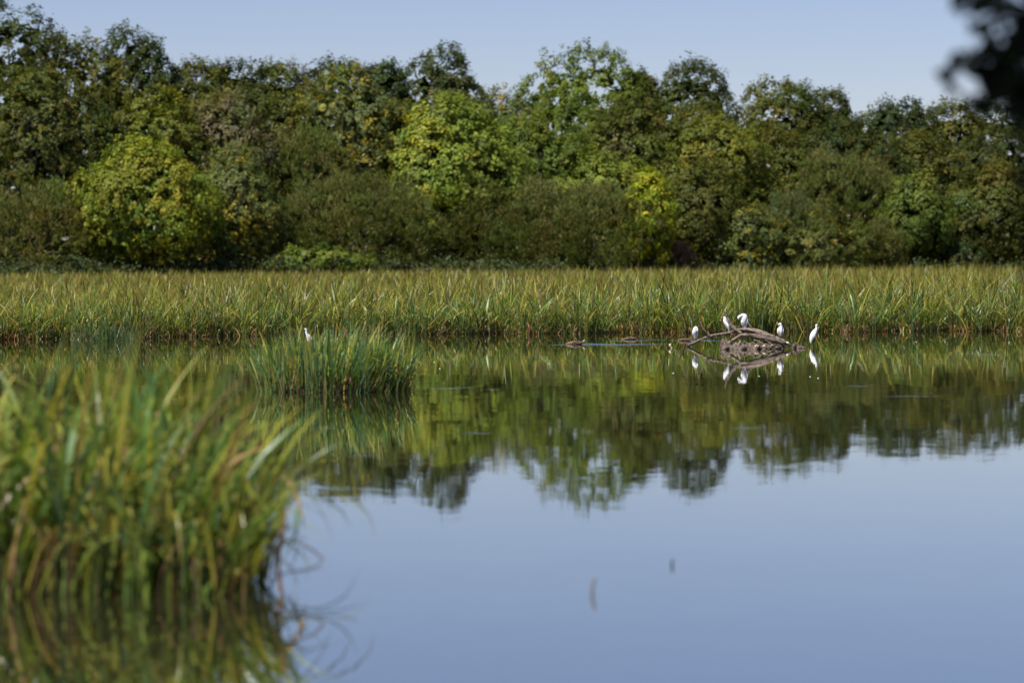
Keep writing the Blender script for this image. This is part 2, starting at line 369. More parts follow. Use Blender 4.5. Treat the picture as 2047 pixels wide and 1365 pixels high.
TREES = [
 # skyline row
 ('broadleaf_tree', T, 'very tall dark green tree filling the upper left corner of the wood', 15, 0, 210, 'b', 'dark'),
 ('broadleaf_tree', T, 'olive tree next right of the very tall corner tree on the skyline', 150, 66, 230, 'b', 'olive'),
 ('broadleaf_tree', T, 'dark bristly tree on the skyline above the mossy yellow-green crown', 272, 54, 140, 'b', 'dark'),
 ('broadleaf_tree', T, 'olive skyline tree on the downward slope right of the dark bristly tree', 385, 124, 170, 'b', 'olive'),
 ('broadleaf_tree', T, 'dark skyline tree with spread flat twigs, left of the low olive skyline dip', 478, 116, 150, 'b', 'dark'),
 ('broadleaf_tree', T, 'low olive skyline tree just left of the blue-green willow crown', 560, 130, 170, 'b', 'olive'),
 ('broadleaf_tree', T, 'dark bluish treetop peeping over the tall blue-green willow crown', 672, 112, 130, 'b', 'dark'),
 ('broadleaf_tree', T, 'narrow dark treetop between the blue-green willow and the ragged twin-topped tree', 768, 118, 95, 'b', 'dark'),
 ('broadleaf_tree', T, 'ragged dark twin-topped tree at the left of the big notch in the skyline', 880, 102, 150, 'b', 'dark'),
 ('broadleaf_tree', T, 'low mid-green treetop at the bottom of the big notch in the skyline', 1010, 186, 130, 'b', 'blue'),
 ('broadleaf_tree', T, 'big rounded green tree forming the high skyline dome right of the notch', 1172, 94, 230, 'b', 'mid'),
 ('broadleaf_tree', T, 'small olive treetop in the gap between the green dome and the dark crown', 1275, 128, 80, 'b', 'olive'),
 ('broadleaf_tree', T, 'dark spiky crown on the skyline right of the big green dome', 1378, 122, 150, 'b', 'dark'),
 ('broadleaf_tree', T, 'dark olive crown standing alone right of the second skyline notch', 1555, 156, 150, 'b', 'olive'),
 ('broadleaf_tree', T, 'sloping olive crown on the right shoulder of the lone dark olive crown', 1650, 182, 130, 'b', 'dark'),
 ('broadleaf_tree', T, 'dark skyline tree right of the third, shallow notch', 1795, 194, 140, 'b', 'dark'),
 ('broadleaf_tree', T, 'dark olive skyline tree behind the blurred hanging leaves', 1895, 208, 150, 'b', 'olive'),
 ('broadleaf_tree', T, 'rightmost dark skyline tree, under the blurred hanging branch', 2010, 208, 190, 'b', 'dark'),
 # middle row
 ('broadleaf_tree', T, 'broad dark olive tree below the very tall corner tree', 70, 130, 250, 'm', 'olive'),
 ('broadleaf_tree', T, 'shadowy dark tree between the corner trees and the yellow-leaved tree', 165, 190, 230, 'm', 'dark'),
 ('broadleaf_tree', T, 'mossy yellow-green crown directly above the yellow-leaved tree', 300, 178, 200, 'm', 'moss'),
 ('broadleaf_tree', T, 'grey-brown crown with bare pale twigs showing through', 455, 186, 170, 'm', 'grey'),
 ('broadleaf_tree', T, 'olive crown between the twiggy grey-brown crown and the blue-green willow', 575, 195, 160, 'm', 'olive'),
 ('willow_tree', T, 'tall blue-green willow crown with patches of yellowing leaves', 695, 132, 210, 'm', 'bluey', 'broad', 1.0, 14000),
 ('broadleaf_tree', T, 'olive crown below the narrow dark treetop, right of the blue-green willow', 810, 200, 150, 'm', 'olive'),
 ('broadleaf_tree', T, 'rusty brown crown just under the ragged twin-topped tree', 925, 172, 110, 'm', 'brown', 'broad', 1.0, 8000, .24, GM, 6),
 ('ash_tree', T, 'large pale yellow-green tree in the centre of the wood', 905, 200, 220, 'm', 'light', 'broad', 1.5, 15000, .30, GM, -8),
 ('broadleaf_tree', T, 'fresh green crown to the right of the large pale yellow-green tree', 1080, 225, 190, 'm', 'mid'),
 ('broadleaf_tree', T, 'green tree below the left half of the big skyline dome', 1140, 170, 190, 'm', 'mid', 'broad', 1.0, 12000, .26, GM, 8),
 ('broadleaf_tree', T, 'dark olive crown below the small olive treetop', 1280, 180, 190, 'm', 'olive'),
 ('broadleaf_tree', T, 'olive green crown below the dark spiky skyline crown', 1390, 215, 170, 'm', 'olive', 'broad', 1.0, 11000, .26, GM, 5),
 ('broadleaf_tree', T, 'yellowish green rounded crown right of the grey dead-looking shrub', 1430, 225, 180, 'm', 'moss', 'broad', 1.0, 12000, .27, GM, -6),
 ('broadleaf_tree', T, 'olive crown below the lone dark olive skyline crown', 1545, 262, 180, 'm', 'olive'),
 ('broadleaf_tree', T, 'dark crown below the third skyline notch', 1690, 240, 210, 'm', 'dark'),
 ('broadleaf_tree', T, 'dark olive crown above the fresh green tufted tree', 1830, 270, 200, 'm', 'olive'),
 ('broadleaf_tree', T, 'dark crown at the right edge of the wood, middle height', 1985, 262, 220, 'm', 'dark'),
 # front row
 ('tamarisk_shrub', S, 'dark brownish fine-leaved shrub at the left edge, beside the yellow-leaved tree', 70, 372, 240, 'f', 'brown', 'fine'),
 ('maple_tree', T, 'round yellow-leaved tree standing over the reeds on the left', 290, 292, 270, 'f', 'yellow', 'broad', .6, 15000, .28, GF, -5),
 ('broadleaf_tree', T, 'dark green tree flecked with yellow, right of the yellow-leaved tree', 470, 305, 170, 'f', 'bluey', 'broad', .4, 12000),
 ('willow_shrub', S, 'grey-brown dome of willow rising behind the widest brown willow dome', 610, 252, 170, 'm', 'brown', 'fine', 1.0, 12000, .22, GF, -4),
 ('willow_shrub', S, 'widest brownish willow dome, left of the pale yellow-green tree', 710, 352, 330, 'f', 'brown', 'fine', .0, 19000, .22),
 ('bramble_bush', S, 'low green bramble at the foot of the widest brown willow dome', 640, 492, 190, 'u', 'mid', 'broad', .1, 6000, .2),
 ('willow_shrub', S, 'brown willow between the widest dome and the twin rounded domes', 985, 372, 190, 'f', 'brown', 'fine', .0, 12000, .22, GF, 3),
 ('willow_shrub', S, 'smaller of the two rounded willow domes in the centre', 1075, 368, 190, 'f', 'brown', 'fine', .0, 12000, .22),
 ('willow_shrub', S, 'larger rounded willow dome just left of the lime-green sapling', 1190, 366, 250, 'f', 'brown', 'fine', .0, 16000, .22, GF, -4),
 ('broadleaf_tree', T, 'light green crown right above the rounded willow domes', 1215, 305, 190, 'm', 'light', 'broad', 1.5, 10000, .25, GM, -6),
 ('shrub', S, 'grey dead-looking shrub showing high between the green trees', 1248, 252, 120, 'm', 'grey', 'fine', 6.0, 8000, .2, GM, 0),
 ('lime_green_sapling', T, 'bright lime-green sapling right of the larger willow dome', 1300, 338, 92, 'f', 'lime', 'broad', 1.0, 4600, .24, GF, -8),
 ('dry_shrub', S, 'low dry pinkish-brown shrub at the foot of the lime-green sapling', 1352, 488, 85, 'u', 'dry', 'fine', .1, 5000, .17),
 ('broadleaf_tree', T, 'shady green tree right of the lime-green sapling', 1400, 330, 170, 'f', 'olive', 'broad', .5, 12000),
 ('hawthorn_shrub', S, 'green shrub with a patch of orange-yellow leaves', 1495, 418, 130, 'f', 'bluey', 'broad', .2, 8000, .22, GF, -4),
 ('willow_shrub', S, 'grey-green willow right of the shrub with orange-yellow leaves', 1570, 392, 180, 'f', 'blue', 'fine', .2, 12000, .22),
 ('willow_shrub', S, 'tall olive dome above the low front thicket on the right', 1690, 300, 230, 'f', 'brown', 'fine', .5, 15000, .23, GF, 6),
 ('broadleaf_tree', T, 'dark olive tree behind the grey-green willow on the right', 1620, 350, 170, 'f', 'olive', 'broad', .5, 10000, .25, GF, 8),
 ('bramble_bush', S, 'wide low thicket in front of the tall olive dome', 1640, 448, 260, 'u', 'olive', 'broad', .1, 10000, .2),
 ('willow_shrub', S, 'upright brownish shrub at the right end of the wide low thicket', 1765, 440, 100, 'u', 'brown', 'fine', .0, 7000, .2),
 ('sycamore_tree', T, 'fresh green tufted tree with drooping clusters, right part of the wood', 1830, 352, 125, 'f', 'mid', 'broad', 1.6, 8000, .3, GF, -4),
 ('broadleaf_tree', T, 'dark tree in deep shade behind the fresh green tufted tree', 1880, 380, 180, 'f', 'dark', 'broad', .6, 10000, .26, GF, 6),
 ('broadleaf_tree', T, 'grey-olive tree at the right edge above the reeds', 1990, 335, 190, 'f', 'olive', 'broad', .4, 13000, .25),
 ('bramble_bush', S, 'small dark green bush at the foot of the shaded trees on the right', 1925, 478, 110, 'u', 'dark', 'broad', .1, 5000, .2),
]
GR = {'b': GB, 'm': GM, 'f': GF, 'u': GF}
for tr_ in TREES:
    tr_ = list(tr_)
    kw = dict(zip(['style', 'zb', 'n', 'leaf', 'group', 'dd'], tr_[8:]))
    kw.setdefault('group', GR[tr_[6]])
    te = tree(*tr_[:8], **kw)
    if tr_[7] == 'grey':                                # bare pale twigs showing through the thin leaves
        cr = [o_ for o_ in te.children if o_.name.startswith('crown')][0].data
        co = np.empty(len(cr.vertices) * 3, np.float32); cr.vertices.foreach_get('co', co); co = co.reshape(-1, 3)[::97].astype(float); c0 = co.mean(0)
        front = co[(co[:, 1] < c0[1] - .8)]
        parts = []
        for q_ in rng.choice(len(front), min(26, len(front)), replace=False):
            e_ = front[q_] + np.array([0, -.35, .3]); b_ = c0 + np.array([rng.normal(0, .8), -.5, -2.0])
            parts.append((*tube([b_, (b_ + e_) / 2 + np.array([rng.normal(0, .4), -.9, .2]), e_], [.09, .06, .02], 5, 7, .1), 0))
        tv, tf, _ = merge(parts)
        link('bare_twigs', mesh_py('bare_twigs', tv, tf, [M_TWIG]), te)

# the wood goes on behind: a shaded mass of foliage between the trunks
n = 2600
px = rng.uniform(-500, 2600, n); d = wood_depth(px) + rng.uniform(38, 75, n)
anc = np.column_stack([(px - CX) / FPX * d, d, rng.uniform(.6, 11.5, n)])
k = np.repeat(np.arange(n), 12)
C = anc[k] + rng.standard_normal((len(k), 3)) * np.array([.9, .9, .8])
N = unit(rng.standard_normal((len(k), 3)) + np.array([0, -.6, .5])); Tn = unit(np.cross(N, rng.standard_normal((len(k), 3))))
L = rng.uniform(.3, .6, len(k))
V, F = leaf_quads(C, N, Tn, L, L * .6)
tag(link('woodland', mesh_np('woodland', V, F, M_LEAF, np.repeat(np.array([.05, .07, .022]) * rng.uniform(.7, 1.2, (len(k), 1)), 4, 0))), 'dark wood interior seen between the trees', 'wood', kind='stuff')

# low tangle of weeds filling the foot of the wood
n = 2600
px = rng.uniform(-250, 2300, n); d = wood_depth(px) - rng.uniform(1, 14, n) + 4
anc = np.column_stack([(px - CX) / FPX * d, d, rng.uniform(.25, 1.9, n) ** 1.0 * (0.6 + .4 * np.sin(px * .03) ** 2) + .2])
k = np.repeat(np.arange(n), 14)
C = anc[k] + rng.standard_normal((len(k), 3)) * np.array([.5, .5, .3]); C[:, 2] = np.maximum(C[:, 2], .25)
N = unit(rng.standard_normal((len(k), 3)) + np.array([0, -.5, .8])); Tn = unit(np.cross(N, rng.standard_normal((len(k), 3))))
L = rng.uniform(.12, .28, len(k))
V, F = leaf_quads(C, N, Tn, L, L * .6)
cl_ = np.array([[.05, .072, .02], [.075, .085, .022], [.06, .09, .03], [.07, .075, .03]])[rng.integers(0, 4, n)]
tag(link('undergrowth', mesh_np('undergrowth', V, F, M_LEAF, np.repeat(cl_[k] * rng.uniform(.7, 1.2, (len(k), 1)), 4, 0))), 'low dark green undergrowth along the foot of the wood', 'undergrowth', kind='stuff')

# ------------------------------------------------------------------ reeds
def blades(base, h, wd, az, lean, curve, kink, cb, ct, seg, twist=None):
    """arching strap leaves; returns per-blade vertex array (n, 2*(seg+1), 3), quads and colours"""
    n = len(h); s = np.linspace(0, 1, seg + 1)
    th = lean[:, None] + curve[:, None] * s[None] ** 1.7
    th = th + np.where(s[None] > kink[:, None], 1.5 + 0 * th, 0)       # folded leaves
    ds = (h / seg)[:, None]
    dr = np.sin(th) * ds; dz = np.cos(th) * ds
    r = np.concatenate([np.zeros((n, 1)), np.cumsum(dr[:, :-1], 1)], 1); z = np.concatenate([np.zeros((n, 1)), np.cumsum(dz[:, :-1], 1)], 1)
    ca, sa = np.cos(az)[:, None], np.sin(az)[:, None]
    X = np.stack([base[:, 0:1] + r * ca, base[:, 1:2] + r * sa, base[:, 2:3] + z], -1)
    if twist is None: twist = rng.normal(0, .6, n)
    wa = az + np.pi / 2 + twist
    prof = np.minimum(1, (1 - s) * 2.6 + .02) * (0.75 + .25 * np.minimum(1, s * 5))
    Wv = np.stack([np.cos(wa), np.sin(wa), 0 * wa], -1)[:, None, :] * (wd[:, None] * prof[None] / 2)[..., None]
    V = np.stack([X - Wv, X + Wv], 2).reshape(n, -1, 3)
    C = cb[:, None, :] * (1 - s[None, :, None] ** 1.5) + ct[:, None, :] * s[None, :, None] ** 1.5
    C = np.repeat(C, 2, 1)
    q = np.array([[2 * i, 2 * i + 1, 2 * i + 3, 2 * i + 2] for i in range(seg)])
    return V, q, C
def join_blades(sets):
    Vs, Fs, Cs, off = [], [], [], 0
    for V, q, C in sets:
        n, m_ = V.shape[:2]
        Vs.append(V.reshape(-1, 3)); Cs.append(C.reshape(-1, 3))
        Fs.append((np.arange(n)[:, None, None] * m_ + q[None] + off).reshape(-1, 4)); off += n * m_
    return np.vstack(Vs), np.vstack(Fs), np.vstack(Cs)
G1, G2, G3 = np.array([.085, .145, .030]), np.array([.145, .19, .034]), np.array([.068, .130, .060])
Y1, Y2, B1, B2 = np.array([.34, .31, .055]), np.array([.44, .345, .105]), np.array([.38, .22, .10]), np.array([.20, .12, .06])
def reed_cols(n, dead, yellow, bluish=.3, tipy=.5):
    u = rng.random(n)[:, None]
    cb = np.where(u < bluish, G3, np.where(u < .65 + bluish * .3, G1, G2)) * rng.uniform(.75, 1.25, (n, 1))
    v = rng.random(n)[:, None]
    ct = np.where(v < tipy, np.where(rng.random((n, 1)) < .6, Y1, Y2) * rng.uniform(.6, 1.05, (n, 1)), cb * rng.uniform(1.0, 1.4, (n, 1)))
    isy = (rng.random(n) < yellow)[:, None]
    cb = np.where(isy, Y1 * .75, cb); ct = np.where(isy, Y1, ct)
    cb = cb * np.array([1.18, 1.08, .92]); ct = ct * np.array([1.14, 1.12, .95])
    isd = (rng.random(n) < dead)[:, None]
    br = np.where(rng.random((n, 1)) < .5, B1, B2) * rng.uniform(.6, 1.3, (n, 1))
    cb = np.where(isd, br * .8, cb); ct = np.where(isd, br, ct)
    return cb, ct
def kinks(n, f): return np.where(rng.random(n) < f, rng.uniform(.45, .85, n), 9.0)

def fans(base, az_c, nb, spread):
    """nb leaves per plant, fanned out from each root: repeated index, offset roots, azimuth and lean"""
    k = np.repeat(np.arange(len(base)), nb); n = len(k)
    side = rng.choice([-1, 1], n)
    az = az_c[k] + np.where(side > 0, 0, np.pi) + rng.normal(0, .35, n)
    lean = np.abs(rng.normal(0, spread, n))
    B = base[k] + np.column_stack([np.cos(az) * lean * .12, np.sin(az) * lean * .12, np.zeros(n)]) + np.column_stack([rng.normal(0, .02, (n, 2)), np.zeros(n)])
    return k, B, az, lean
def bed_zone(dmin, dmax, dens, margin, hmul, wmul, seg, dead, yellow, bluish, tipy, kf=.12, from_edge=False):
    area = 0
    if from_edge:
        half = margin
        n = int(dens * (dmax - dmin) * 2 * half)
        px = rng.uniform(CX - half / 75 * FPX, CX + half / 75 * FPX, n)
        e = edge_depth(px); y = e + rng.uniform(dmin, dmax, n); x = (px - CX) / FPX * y
    else:
        # uniform over a trapezoid in depth
        hw = lambda d: d * .198 + margin
        n = int(dens * (dmax - dmin) * (hw(dmin) + hw(dmax)))
        y = rng.uniform(dmin, dmax, int(n * 1.35)); keep = rng.random(len(y)) < hw(y) / hw(dmax); y = y[keep]
        x = rng.uniform(-1, 1, len(y)) * hw(y); n = len(y)
        px = x / y * FPX + CX
        ok = (y > edge_depth(np.clip(px, -900, 3000)) + 5.5) & (y < wood_depth(px) - 9)
        x, y, px = x[ok], y[ok], px[ok]; n = len(x)
    patch = 1 + .17 * np.sin(x * .9 + 2 * np.sin(y * .35)) * np.cos(y * .5 + x * .23) + .08 * np.sin(x * 2.3 + y)
    side = np.interp(px, [0, 700, 1400, 2047], [.86, .97, 1.10, 1.22])
    h = side * patch * hmul * rng.uniform(.72, 1.15, n)
    # gather the leaves into plants
    m_ = n // 6
    k, B, az, lean = fans(np.column_stack([x, y, np.full(n, -.03)])[:m_], rng.uniform(0, np.pi, m_), 6, .36)
    n = len(k); h = h[:m_][k] * rng.uniform(.62, 1.12, n)
    hue = rng.uniform(.45, 1.4, (m_, 1)) * (1 + rng.normal(0, .06, (m_, 3)))
    cb, ct = reed_cols(n, dead, yellow, bluish, tipy)
    cb, ct = cb * hue[k], ct * hue[k]
    curve = np.abs(rng.normal(.9, .75, n))
    wd = wmul * rng.uniform(.7, 1.55, n)
    return blades(B, h, wd, az, lean, curve, kinks(n, kf), cb, ct, seg)
sets = [
    bed_zone(0, 1.6, 85, 17.5, 1.16, .026, 7, .08, .07, .45, .22, .16, True),
    bed_zone(1.6, 7, 55, 18.5, 1.26, .026, 5, .05, .08, .3, .45, .10, True),
    bed_zone(75, 125, 24, 2.5, 1.25, .034, 3, .06, .12, .2, .65, .06),
    bed_zone(125, 330, 4.6, 4, 1.28, .056, 2, .10, .16, .1, .8, .0),
]
# long arching and folded leaves thrown across the front of the bed
n = 4600
px = rng.uniform(CX - 17.5 / 75 * FPX, CX + 17.5 / 75 * FPX, n)
y = edge_depth(px) + rng.uniform(-.2, 5.5, n); x = (px - CX) / FPX * y
cb, ct = reed_cols(n, .12, .30, .1, .4)
sets.append(blades(np.column_stack([x, y, np.full(n, -.02)]), rng.uniform(.7, 1.45, n), rng.uniform(.022, .042, n), np.where(rng.random(n) < .5, rng.normal(0, .5, n), rng.normal(np.pi, .5, n)) + rng.normal(-.3, .4, n), np.abs(rng.normal(.35, .25, n)), np.abs(rng.normal(1.5, .7, n)), kinks(n, .25), cb * 1.15, ct * 1.2, 8, rng.normal(1.2, .5, n)))
# leaves drooping over the water's edge
n = 3800
px = rng.uniform(CX - 17.5 / 75 * FPX, CX + 17.5 / 75 * FPX, n)
y = edge_depth(px) + rng.uniform(-.15, .5, n); x = (px - CX) / FPX * y
cb, ct = reed_cols(n, .10, .08, .45, .25)
sets.append(blades(np.column_stack([x, y, np.full(n, -.02)]), rng.uniform(.45, .95, n), rng.uniform(.018, .034, n), rng.normal(-np.pi / 2, 1.0, n), np.abs(rng.normal(.25, .25, n)), np.abs(rng.normal(1.0, .6, n)), kinks(n, .15), cb, ct, 6))
# brown skirt of dead leaves along the waterline
n = 6500
px = rng.uniform(CX - 17.5 / 75 * FPX, CX + 17.5 / 75 * FPX, n)
dens_ = .5 + .5 * np.sin(px * .013) * np.sin(px * .031 + 1)
px = px[rng.random(n) < .25 + .75 * dens_]; n = len(px)
y = edge_depth(px) + rng.uniform(-.25, .9, n); x = (px - CX) / FPX * y
cb, ct = reed_cols(n, .85, .1); cb, ct = cb * 1.35, ct * 1.45
sets.append(blades(np.column_stack([x, y, np.full(n, -.02)]), rng.uniform(.2, .52, n), rng.uniform(.014, .034, n), rng.uniform(0, 2 * np.pi, n), np.abs(rng.normal(.6, .35, n)), np.abs(rng.normal(1.4, .8, n)), kinks(n, .4), cb, ct, 4))
V, F, C = join_blades(sets)
bed = tag(link('reed_bed', mesh_np('reed_bed', V, F, M_REED, C)), 'broad bed of green and yellowing reeds between the pond and the wood', 'reeds', kind='stuff')

def shade_mound(parent, outline_fn, h):
    """matted mud and dead roots at the foot of a clump, a low uneven mound through the waterline"""
    nu, nv_ = 48, 7
    V = []
    for i in range(nu):
        a_ = 2 * math.pi * i / nu
        rx_, ry_ = outline_fn(a_)
        for j in range(nv_):
            f = 1 - j / (nv_ - 1)
            V.append((rx_ * f, ry_ * f, -.12 + (h + .12) * (1 - f ** 6) * (1 + .25 * rng.standard_normal() * (j > 0))))
    F = [(i * nv_ + j, ((i + 1) % nu) * nv_ + j, ((i + 1) % nu) * nv_ + j + 1, i * nv_ + j + 1) for i in range(nu) for j in range(nv_ - 1)]
    link('shade_mound', mesh_py('shade_mound', V, F, [M_MUD]), parent)  # dark mound added to imitate the shaded reed bases
def clump(name, label, base, sets, n_single, front_axis=None, part='leaf', group=None):
    """a reed clump: the leaves that show largest are single parts, the rest one mass"""
    e = empty(name, base, label, 'reeds', group)
    off = np.asarray(base, float)
    V, q, C = sets[0]
    V = V - off
    order = np.argsort(V[:, 0, 1]) if front_axis is None else front_axis
    sing, rest = order[:n_single], order[n_single:]
    for i in sing:
        link(part, mesh_np(part, V[i], q, M_REED, C[i]), e)
    lst = [(V[rest], q, C[rest])] + [(v - off, qq, c) for v, qq, c in sets[1:]]
    v, f, c = join_blades(lst)
    tag(link('leaf_mass', mesh_np('leaf_mass', v, f, M_REED, c), e), kind='stuff')
    return e

# island clump in the middle distance
d0 = depth_at(786)
def island(n, hx, hy, h0, h1, w0, w1, dead, yellow, bluish, lean0, cv, kf, seg, cxp=672, tipy=.3):
    a_ = rng.uniform(0, 2 * np.pi, n); r = np.sqrt(rng.random(n))
    bx = (cxp - CX) / FPX * (d0 + hy); ox, oy = r * np.cos(a_) * hx, r * np.sin(a_) * hy
    base = np.column_stack([bx + ox, d0 + hy + oy, np.full(n, -.03)])
    h = rng.uniform(h0, h1, n) * (1 - .22 * r ** 3)
    az = np.where(rng.random(n) < .55, np.arctan2(oy, ox + .15) + rng.normal(0, .5, n), rng.uniform(0, 6.28, n))
    lean = np.abs(rng.normal(.06, .10, n)) + .32 * r ** 2 * rng.random(n) + lean0
    cb, ct = reed_cols(n, dead, yellow, bluish, tipy)
    return blades(base, h, rng.uniform(w0, w1, n), az, lean, np.abs(rng.normal(cv, cv, n)), kinks(n, kf), cb, ct, seg)
s1 = island(1350, 1.2, .75, .66, 1.22, .013, .026, .04, .06, .6, 0, .3, .10, 8, 666, .2)
s1 = (s1[0], s1[1], s1[2] * 1.4)
s2 = island(520, 1.18, .8, .25, .6, .010, .018, .8, .1, .3, .2, .7, .35, 5)
s3 = island(80, 1.22, .8, .5, 1.0, .012, .02, .25, .3, .3, .3, .9, .3, 7, 690)
ie = clump('reed_clump', 'compact blue-green clump of reeds standing alone in the open water', (P(672, 786, d0 + .75)[0], d0 + .75, 0), [s1, s2, s3], 160)

shade_mound(ie, lambda a_: (1.12 * math.cos(a_) * (1 + .06 * math.sin(5 * a_)), .74 * math.sin(a_) * (1 + .08 * math.sin(7 * a_))), .07)

# blue-green rush tuft at the bed's edge on the left
dt = depth_at(681)
n = 260
base = np.column_stack([rng.normal(P(222, 0, dt)[0], .42, n), dt - .2 + rng.uniform(-.3, .4, n), np.full(n, -.03)])
cb = np.array([.10, .15, .055]) * rng.uniform(.6, 1.25, (n, 1))
s1 = blades(base, rng.uniform(.2, .62, n), rng.uniform(.014, .024, n), rng.uniform(0, 6.28, n), np.abs(rng.normal(.3, .25, n)), np.abs(rng.normal(.4, .3, n)), kinks(n, .03), cb, cb * 1.1, 4)
clump('rush_clump', 'low bluish tuft of rushes at the left end of the far reed edge', (P(222, 0, dt)[0], dt - .2, 0), [s1], 40)
# tall dark tuft behind the egrets
dt = edge_depth(1510.) + .2
n = 120
base = np.column_stack([rng.normal(P(1508, 0, dt)[0], .22, n), dt + rng.uniform(-.25, .3, n), np.full(n, -.03)])
cb, ct = reed_cols(n, .0, .06, .2, .2)
s1 = blades(base, rng.uniform(1.0, 1.55, n), rng.uniform(.02, .036, n), rng.uniform(0, 6.28, n), np.abs(rng.normal(.12, .12, n)), np.abs(rng.normal(.45, .35, n)), kinks(n, .05), cb, ct, 6)
clump('reed_clump', 'tall dark green reed tuft rising above the bed directly behind the perched egrets', (P(1508, 0, dt)[0], dt, 0), [s1], 40)

# foreground clump, near and out of focus
df = depth_at(1192)
def foreground(n, x0, x1, y0, y1, h0, h1, w0, w1, dead, yellow, bluish, cv, kf, seg, tipy=.45, azc=.1, azs=1.2):
    x = rng.uniform(x0, x1, n); y = rng.uniform(y0, y1, n)
    # the clump's right end is rounded
    lim = -1.42 - .10 * (y - df) - .25 * np.abs(np.sin(y * 3))
    x = np.where(x > lim, lim - rng.random(n) * (x1 - x0) * .5, x)
    edge = np.clip(1 - (lim - x) / .5, 0, 1)
    h = rng.uniform(h0, h1, n) * (1 - .30 * edge)
    az = np.where(rng.random(n) < .6, rng.normal(azc, azs, n), rng.uniform(0, 6.28, n))
    lean = np.abs(rng.normal(.08, .22, n)) + .25 * edge * rng.random(n)
    cb, ct = reed_cols(n, dead, yellow, bluish, tipy)
    cb *= rng.uniform(.7, 1.3, (n, 1)); ct *= rng.uniform(.75, 1.3, (n, 1))
    return blades(np.column_stack([x, y, np.full(n, -.05)]), h, rng.uniform(w0, w1, n), az, lean, np.abs(rng.normal(cv, cv * .8, n)), kinks(n, kf), cb, ct, seg, rng.normal(0, .9, n))
f1 = foreground(1500, -4.6, -1.45, df, df + 2.6, .75, 1.78, .018, .046, .10, .11, .14, 1.25, .28, 10, .34, .2, 1.3)
f2 = foreground(1300, -4.6, -1.45, df - .1, df + 1.6, .25, .75, .012, .024, .45, .15, .2, .9, .4, 6)
f3 = foreground(120, -2.3, -1.45, df - .1, df + 1.4, .7, 1.15, .018, .032, .15, .3, .2, 1.1, .25, 9, .6, 0, .7)
def hand(points, d, w, c1, c2):
    c = catmull([P(a_, b_, d) for a_, b_ in points], 10)
    s = np.linspace(0, 1, 10)
    Tn = np.gradient(c, axis=0); Wv = unit(np.cross(Tn, np.array([0, 1, .25]))) * (w / 2 * np.minimum(1, (1 - s) * 3 + .05))[:, None]
    V = np.stack([c - Wv, c + Wv], 1).reshape(1, -1, 3)
    C = np.repeat(np.asarray(c1) * (1 - s[:, None]) + np.asarray(c2) * s[:, None], 2, 0)[None]
    return V, np.array([[2 * i, 2 * i + 1, 2 * i + 3, 2 * i + 2] for i in range(9)]), C
hands = [
    hand([(480, 1120), (520, 1000), (575, 940), (680, 908)], df + .3, .03, G2, Y1 * .8),
    hand([(400, 1130), (380, 950), (425, 800), (478, 688)], df + .4, .034, G1, G2),
    hand([(480, 1150), (478, 1000), (492, 960), (510, 1035)], df + .1, .026, Y1 * .7, Y1),
    hand([(540, 1180), (562, 1080), (645, 1118), (590, 1150)], df + .2, .012, B2 * .5, B1 * .6),
    hand([(530, 1185), (560, 1150), (610, 1140), (655, 1135)], df + .2, .010, B2 * .5, B2),
    hand([(560, 1185), (555, 1120), (562, 1060), (570, 1010)], df + .1, .026, B1 * .8, np.array([.42, .22, .06])),
    hand([(120, 1180), (150, 1000), (165, 820), (190, 700)], df + .1, .022, G2, np.array([.40, .20, .05])),
    hand([(535, 1200), (620, 1219), (685, 1195), (718, 1140)], 16.1, .007, G1 * .6, G1 * .5),
    hand([(545, 1205), (640, 1222), (690, 1218), (722, 1205)], 16.1, .006, G1 * .6, G1 * .5),
    hand([(530, 1160), (560, 1000), (580, 950), (590, 1010)], df + .2, .024, G2, Y1),
    hand([(470, 1190), (500, 1150), (560, 1090), (620, 1075)], df + .1, .016, G2, Y2),
]
f1, f2, f3 = [(a_, b_, c_ * np.array([.98, 1.05, 1.05])) for a_, b_, c_ in (f1, f2, f3)]
e = clump('reed_clump', 'large blurred clump of reeds in the near left corner', (-2.9, df + 1.2, 0), [f1, f2, f3], 289)
shade_mound(e, lambda a_: (1.35 * abs(math.cos(a_)) ** .5 * (1 if math.cos(a_) > 0 else -1.3) * (1 + .03 * math.sin(9 * a_)), 1.15 * abs(math.sin(a_)) ** .6 * (1 if math.sin(a_) > 0 else -1) * (1 + .04 * math.sin(11 * a_))), .10)
for v, qq, c in hands:
    link('leaf', mesh_np('leaf', v[0] - np.array(e.location), qq, M_REED, c[0]), e)

# ------------------------------------------------------------------ driftwood
S0 = 5.387
def Z(zx, zy, d): return P(1320 + zx / S0, 590 + zy / S0, d)      # coordinates in the enlarged view of the pile
def zr(r, d): return r / S0 / FPX * d
DP = 64.6
def limb(name, parent, pts, radii, d, mat=None, rough=.10, sides=10, n=18, dz=None):
    dz = dz or [0] * len(pts)
    W3 = [Z(a_, b_, d + k) for (a_, b_), k in zip(pts, dz)]
    V, F = tube(W3, [zr(r, d) for r in radii], sides, n, rough)
    off = np.array(parent.location) if parent is not None else np.zeros(3)
    return link(name, mesh_py(name, V - off, F, [mat or M_WOOD]), parent)
ft = empty('fallen_tree', (P(1490, 694, DP)[0], DP, 0), 'grey weathered fallen tree on the log pile, its bare limbs reaching left and up', 'driftwood')
limb('trunk', ft, [(800, 378), (900, 372), (1020, 385), (1110, 425), (1240, 475), (1340, 508), (1405, 540)], [14, 20, 26, 40, 36, 26, 14], DP, dz=[.1, .1, .05, 0, 0, 0, 0], n=26, sides=12)
limb('trunk', ft, [(690, 540), (780, 487), (880, 432), (1000, 437), (1150, 472), (1290, 512), (1330, 560)], [13, 15, 17, 23, 24, 20, 16], DP - .35, dz=[0, 0, 0, 0, 0, .1, .2], n=24)
